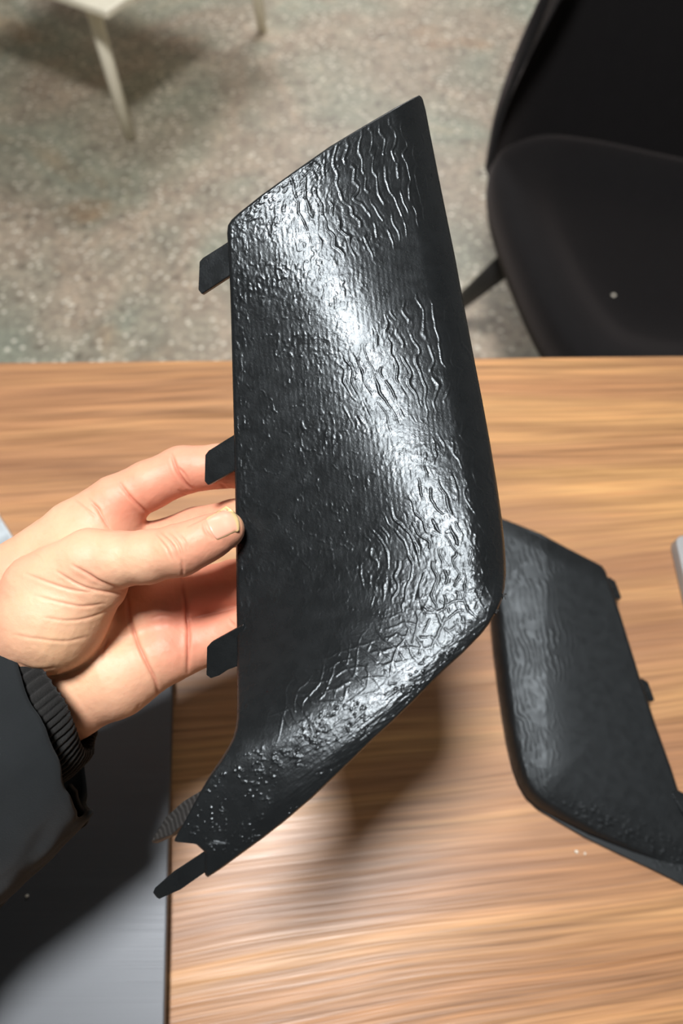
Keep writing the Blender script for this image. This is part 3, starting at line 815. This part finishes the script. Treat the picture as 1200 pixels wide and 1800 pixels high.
def line_dist(x, y, L):
    best = np.full(x.shape, 1e9); tpos = np.zeros(x.shape)
    for i in range(len(L) - 1):
        a, b = L[i], L[i + 1]; d = b - a; l2 = d @ d + 1e-9
        t = np.clip(((x - a[0]) * d[0] + (y - a[1]) * d[1]) / l2, 0, 1)
        q = np.hypot(x - a[0] - t * d[0], y - a[1] - t * d[1])
        m = q < best; best = np.where(m, q, best); tpos = np.where(m, (i + t) / (len(L) - 1), tpos)
    return best, tpos
creases = [  # (points, width px, depth mm, depth-range along the axis)
 (zc((583, 800), (595, 900), (628, 1010), (672, 1110), (712, 1190), (730, 1262)), 3.2, 1.1, None),
 (zc((835, 735), (850, 830), (862, 930), (864, 1040), (862, 1150)), 3.2, 1.3, None),
 (zc((785, 150), (812, 225), (850, 285), (880, 312)), 3.0, 1.0, None), (zc((820, 215), (848, 245), (872, 285)), 2.2, 0.6, None),
 (zc((548, 285), (590, 340), (640, 392), (690, 435)), 2.6, 0.8, None),
 (zc((410, 360), (450, 410), (480, 460), (505, 495)), 2.6, 0.55, None), (zc((340, 360), (390, 400), (440, 440)), 2.0, 0.35, None), (zc((425, 380), (450, 400), (462, 425)), 2.0, 0.4, None),
 (zc((330, 660), (400, 700), (470, 740), (575, 778)), 2.6, 0.6, None), (zc((260, 690), (360, 750), (450, 778), (560, 792)), 2.4, 0.55, None),
 (zc((120, 700), (220, 740), (330, 775), (430, 785)), 2.4, 0.40, None), (zc((160, 800), (270, 830), (380, 850), (480, 838)), 2.4, 0.40, None), (zc((200, 900), (300, 915), (400, 905), (500, 870)), 2.4, 0.35, None),
 (zc((60, 980), (180, 1000), (300, 1010), (400, 990)), 2.6, 0.30, None), (zc((80, 1110), (160, 1140), (260, 1130)), 2.6, 0.35, None),
 (zc((735, 515), (790, 570), (820, 640)), 2.4, 0.5, None), (zc((765, 505), (815, 560), (840, 625)), 2.2, 0.45, None), (zc((800, 500), (845, 550), (862, 600)), 2.0, 0.3, None), (zc((712, 520), (760, 580), (790, 640)), 2.0, 0.3, None),
 (zc((832, 640), (838, 690), (830, 735)), 2.4, 0.45, None),
 (zc((1010, 290), (1030, 305), (1050, 330)), 2.2, 0.7, None),
 (zc((1045, 905), (1062, 925), (1075, 935)), 2.0, 0.4, None), (zc((865, 910), (940, 890), (1010, 875), (1085, 852)), 2.6, 0.6, None),
 (zc((690, 905), (740, 892), (790, 898)), 2.6, 0.3, None), (zc((470, 1090), (480, 1040), (500, 990)), 2.6, 0.35, None), (zc((580, 1390), (615, 1340), (640, 1300)), 2.6, 0.35, None), (zc((640, 1350), (665, 1310), (680, 1290)), 2.6, 0.3, None),
 (zc((160, 610), (185, 625), (195, 650)), 1.6, 0.12, None), (zc((820, 320), (865, 350), (874, 360)), 2.2, 0.4, None),
 (zc((930, 470), (945, 510), (985, 545)), 2.6, 0.4, None), (zc((860, 480), (905, 460), (960, 430)), 2.0, 0.35, None),
]
disp = np.zeros(len(V)); redline = np.zeros(len(V))
for L, wpx, dep, _r in creases:
    L = smooth_line(L)
    bb = (hx > L[:, 0].min() - 14) & (hx < L[:, 0].max() + 14) & (hy > L[:, 1].min() - 14) & (hy < L[:, 1].max() + 14) & (facing > 0)
    if not bb.any(): continue
    dd, tp = line_dist(hx[bb], hy[bb], L)
    fade = np.sin(math.pi * np.clip(tp, 0.03, 0.97)) ** 0.5
    g = np.exp(-(dd / wpx) ** 2) * fade * facing[bb]
    bulge = (np.exp(-((dd - 2.4 * wpx) / (1.5 * wpx)) ** 2)) * 0.22 * fade * facing[bb]
    disp[bb] += (-g + bulge) * dep * 1e-3
    redline[bb] = np.maximum(redline[bb], g * min(1, dep / 0.9))
# soft irregularity of the flesh
disp += 0.00022 * fbm(hx / 40, hy / 40, 81) + 0.00010 * fbm(hx / 11, hy / 11, 84)
V = V + NRM * disp[:, None]

def blobf(cx, cy, r): return np.exp(-((hx - cx) ** 2 + (hy - cy) ** 2) / r ** 2)
base = np.array(srgb(204, 154, 126)); pink = np.array(srgb(202, 132, 109)); pale = np.array(srgb(214, 172, 142)); red = np.array(srgb(178, 98, 80)); yellow = np.array(srgb(222, 186, 140))
pk = np.clip(0.85 * blobf(330, 840, 90) + 0.7 * blobf(380, 1090, 95) + 0.75 * blobf(300, 1110, 60) + 0.6 * blobf(200, 880, 60) + 0.35 * blobf(250, 920, 50) + 0.5 * blobf(390, 1020, 60) + 0.25 * blobf(400, 935, 40) + 0.35 * blobf(20, 1010, 70) + 0.4 * blobf(150, 1000, 50) + 0.12 * fbm(hx / 30, hy / 30, 91), 0, 1)
pl = np.clip(0.7 * blobf(230, 985, 70) + 0.6 * blobf(110, 970, 70) + 0.7 * blobf(90, 1090, 90) + 0.4 * blobf(220, 1200, 70), 0, 1) * (1 - pk)
yl = np.clip(0.6 * blobf(110, 1160, 60) + 0.5 * blobf(190, 1090, 40) + 0.9 * blobf(428, 900, 20), 0, 1)
C = base + (pink - base) * pk[:, None]; C = C + (pale - C) * pl[:, None]; C = C + (yellow - C) * (0.6 * yl)[:, None]
C = C + (red - C) * (0.55 * np.clip(redline, 0, 1))[:, None]

def cam_to_world(P): return CAM + P[:, :1] * RGT + P[:, 1:2] * UPV + P[:, 2:3] * FWD
person = tag(empty('person', pt(60, 1190, 0.34)), 'person reaching in with a bare left hand and a dark jacket sleeve, pinching the panel', 'person')
hand = mesh_obj('hand', cam_to_world(V), Q, M_SKIN, person)
at = hand.data.color_attributes.new('tone', 'FLOAT_COLOR', 'POINT')
at.data.foreach_set('color', np.concatenate([C, np.ones((len(C), 1))], 1).astype(np.float32).ravel())

# thumb nail: a curved plate laid on the thumb's surface
def surf_depth(x, y, start=0.262):
    """first hit of the viewing ray with the hand"""
    u = (x - 600.0) / F; v = (900.0 - y) / F
    z = np.full(np.shape(x), start)
    for _ in range(60):
        P = np.stack([u * z, v * z, z], -1); z = z + chain_d(P, prims[0][1], 0.003) * 0.92
    return z
ax_ = np.array((0.885, -0.465)); pr_ = np.array((0.465, 0.885)); c_n = np.array((391.0, 921.0))
nu, nv = 25, 21
uu = np.linspace(-1, 1, nu); vv = np.linspace(-1, 1, nv)
UU, VV = np.meshgrid(uu, vv, indexing='ij')
# superellipse plate: long axis along the thumb, rounder at the free edge
k_ = np.sqrt(np.clip(1 - np.abs(VV) ** 3.2 * 0.55, 0, 1))
ex = np.where(UU > 0, 29.5, 27.0) * UU * np.where(UU > 0, 1 - 0.30 * VV ** 2, 1 - 0.16 * VV ** 2)
ey = 24.5 * VV * (1 - 0.10 * np.clip(-UU, 0, 1) ** 2)
NX = c_n[0] + ax_[0] * ex + pr_[0] * ey; NY = c_n[1] + ax_[1] * ex + pr_[1] * ey
ND = surf_depth(NX, NY)
ND = np.minimum(ND, np.where(ND < pe + 0.004, ND, zt))
edge_ = np.maximum(np.abs(UU), np.abs(VV))
lift = 0.0006 - 0.0012 * sstep(0.82, 1.0, edge_) * (1 - 0.9 * sstep(0.5, 0.9, UU)) + 0.0005 * sstep(0.6, 1.0, UU)
NPt = np.stack([(NX - 600) / F * ND, (900 - NY) / F * ND, ND - lift], -1).reshape(-1, 3)
NB = NPt.copy(); NB[:, 2] += 0.0012
idx = np.arange(nu * nv).reshape(nu, nv)
q = np.stack([idx[:-1, :-1], idx[1:, :-1], idx[1:, 1:], idx[:-1, 1:]], -1).reshape(-1, 4)
loop = np.concatenate([idx[0, :], idx[1:, -1], idx[-1, -2::-1], idx[-2:0:-1, 0]]); nx_ = np.roll(loop, -1)
fq = np.concatenate([q, q[:, ::-1] + nu * nv, np.stack([loop, nx_, nx_ + nu * nv, loop + nu * nv], -1)])
mn = NT('nail').set(Roughness=0.30, Specular_IOR_Level=0.5)
an = mn.n('ShaderNodeAttribute', attribute_name='tone'); mn.col(an.outputs['Color'])
nail = mesh_obj('thumb_nail', cam_to_world(np.concatenate([NPt, NB])), fq, mn.m, person)
nc = np.array(srgb(212, 158, 136)) + (np.array(srgb(206, 178, 128)) - np.array(srgb(212, 158, 136))) * sstep(0.72, 0.86, np.maximum(UU, 0.92 * np.abs(VV)))[..., None]
nc = nc.reshape(-1, 3); nc = np.concatenate([nc, nc])
at = nail.data.color_attributes.new('tone', 'FLOAT_COLOR', 'POINT'); at.data.foreach_set('color', np.concatenate([nc, np.ones((len(nc), 1))], 1).astype(np.float32).ravel())
nail['label'] = 'short thumb nail with a yellowish free edge'

# sleeve and knit cuff: tubes round the forearm
AX0 = cf(137, 1183, 0.300); AX0[2] = 0.327
adir = np.array((-0.79, -0.62, 0.10)); adir /= np.linalg.norm(adir)
pdir = np.array((0.62, -0.79, 0.0)); pdir = pdir - adir * (pdir @ adir); pdir /= np.linalg.norm(pdir)   # towards the little-finger side
ndir = np.cross(adir, pdir); ndir = ndir if ndir[2] < 0 else -ndir                                     # towards the viewer
PXM = 0.335 / F
def tube_grid(name, prof, nth, radius, center, mat, parent, close_end=True):
    th = np.linspace(0, 2 * math.pi, nth, endpoint=False); rows = []
    for k, p in enumerate(prof):
        rp, rn, al, cofs = radius(p, th); c0_ = AX0 + center(p)
        rows.append(c0_ + adir * al[:, None] + pdir * (rp * np.cos(th) + cofs)[:, None] + ndir * (rn * np.sin(th))[:, None])
    Vv = np.concatenate(rows); n_ = nth; f = []
    for i in range(len(prof) - 1):
        a0 = i * n_ + np.arange(n_); a1 = i * n_ + (np.arange(n_) + 1) % n_
        f.append(np.stack([a0, a1, a1 + n_, a0 + n_], 1))
    f = np.concatenate(f).tolist()
    if close_end: f.append([(len(prof) - 1) * n_ + i for i in range(n_)])
    o = mesh_obj(name, cam_to_world(Vv), f, mat, parent)
    bmx = bmesh.new(); bmx.from_mesh(o.data); bmesh.ops.recalc_face_normals(bmx, faces=bmx.faces[:]); bmx.to_mesh(o.data); bmx.free()
    return o
zero = lambda p: np.zeros(3)
def cuff_r(p, th):
    a, r = p
    ribs = np.abs(np.cos(th * 33 + 0.25 * np.sin(5 * th)))
    rr = r + 0.0016 * (ribs ** 0.7 - 0.6)
    rr = rr + 0.0008 * noise(th * 6, th * 0 + a * 90, 4)
    c = np.cos(th)
    al = a + 0.010 + 0.024 * np.clip(c, 0, 1) ** 2 + 0.002 * np.clip(-c, 0, 1) ** 2 + 0.020 * np.clip(-np.sin(th), 0, 1)
    return rr * np.where(c < 0, 1.32, 1.0), rr * 0.93, al, -0.001 + th * 0
cprof = [(0.020, 0.026), (0.006, 0.029), (-0.001, 0.0315), (-0.003, 0.0335), (-0.001, 0.0355), (0.003, 0.0368), (0.008, 0.0375), (0.016, 0.0378), (0.026, 0.0378), (0.040, 0.0378), (0.06, 0.038)]
tube_grid('knit_cuff', cprof, 66 * 10, cuff_r, zero, M_KNIT, person, False)
def sleeve_r(p, th):
    a, r, dr = p
    c = np.cos(th)
    w = 0.0022 * fbm(th * 1.3 + 3, th * 0 + a * 26, 15) + 0.0012 * noise(th * 4, th * 0 + a * 60, 19)
    rr = r + dr + w * min(1.0, a / 0.03 + 0.35)
    al = a + 0.019 + 0.034 * np.clip(c, 0, 1) ** 1.6 - 0.014 * np.clip(-c, 0, 1) + 0.035 * np.clip(-np.sin(th), 0, 1) + 0.0012 * noise(th * 5, th * 0, 23)
    return rr *  np.where(c < 0, 1.45, 1.14), rr * 0.90, al, 0.0085 + th * 0
srf = lambda a: 0.0445 + 0.014 * (1 - math.exp(-a / 0.10)) + 0.030 * float(sstep(0.10, 0.24, a))
sprof = [(0.030, srf(0.03), -0.0028), (0.012, srf(0.012), -0.0028), (0.0015, srf(0), -0.0028), (-0.0003, srf(0), -0.0014), (0.0012, srf(0), 0.0)] + [(a, srf(a), 0.0) for a in np.linspace(0.004, 0.30, 60)]
tube_grid('jacket_sleeve', sprof, 160, sleeve_r, lambda p: adir * 0 - ndir * 0.0, M_SLEEVE, person)
# turned hem of the jacket sleeve
def hem_r(p, th):
    a, dr = p
    c = np.cos(th)
    rr = srf(a) + dr
    al = a + 0.019 + 0.034 * np.clip(c, 0, 1) ** 1.6 - 0.014 * np.clip(-c, 0, 1) + 0.035 * np.clip(-np.sin(th), 0, 1) + 0.0012 * noise(th * 5, th * 0, 23)
    return rr *  np.where(c < 0, 1.45, 1.14), rr * 0.90, al, 0.0085 + th * 0
# frayed flap that hangs below the opening
flap_pts = [(120, 1380), (133, 1394), (134, 1404), (139, 1418), (148, 1430), (155, 1440), (151, 1452), (128, 1468), (104, 1489), (84, 1494), (60, 1513), (52, 1500), (66, 1470), (92, 1430)]
fd = [0.336] * len(flap_pts)
px_tab('hem_flap', flap_pts, fd, 0.0035, M_SLEEVE, person, 0.0009)

# ------------------------------------------------------------------ small crumbs
def crumb(x, y, z, r, label, grp=None):
    p = on_z(x, y, z)
    bm = bmesh.new(); bmesh.ops.create_icosphere(bm, subdivisions=2, radius=r)
    for v in bm.verts: v.co *= 1 + 0.35 * random.uniform(-1, 1); v.co.z *= 0.7
    lowest = min(v.co.z for v in bm.verts)
    o = bm_obj('crumb', bm, M_CRUMB, None, True); o.location = (p[0], p[1], z - lowest - 0.0001)
    return tag(o, label, 'crumb', grp)
crumb(1012, 1497, TABLE_Z, 0.0013, 'larger of two tiny white crumbs beside the lying panel', 'crumbs by the lying panel')
crumb(1027, 1500, TABLE_Z, 0.0010, 'smaller of two tiny white crumbs beside the lying panel', 'crumbs by the lying panel')
crumb(48, 1575, LZ, 0.0010, 'tiny pale crumb on the grey laptop lid')
crumb(1077, 521, 0.433, 0.0035, 'pale lint fleck on the black chair seat')
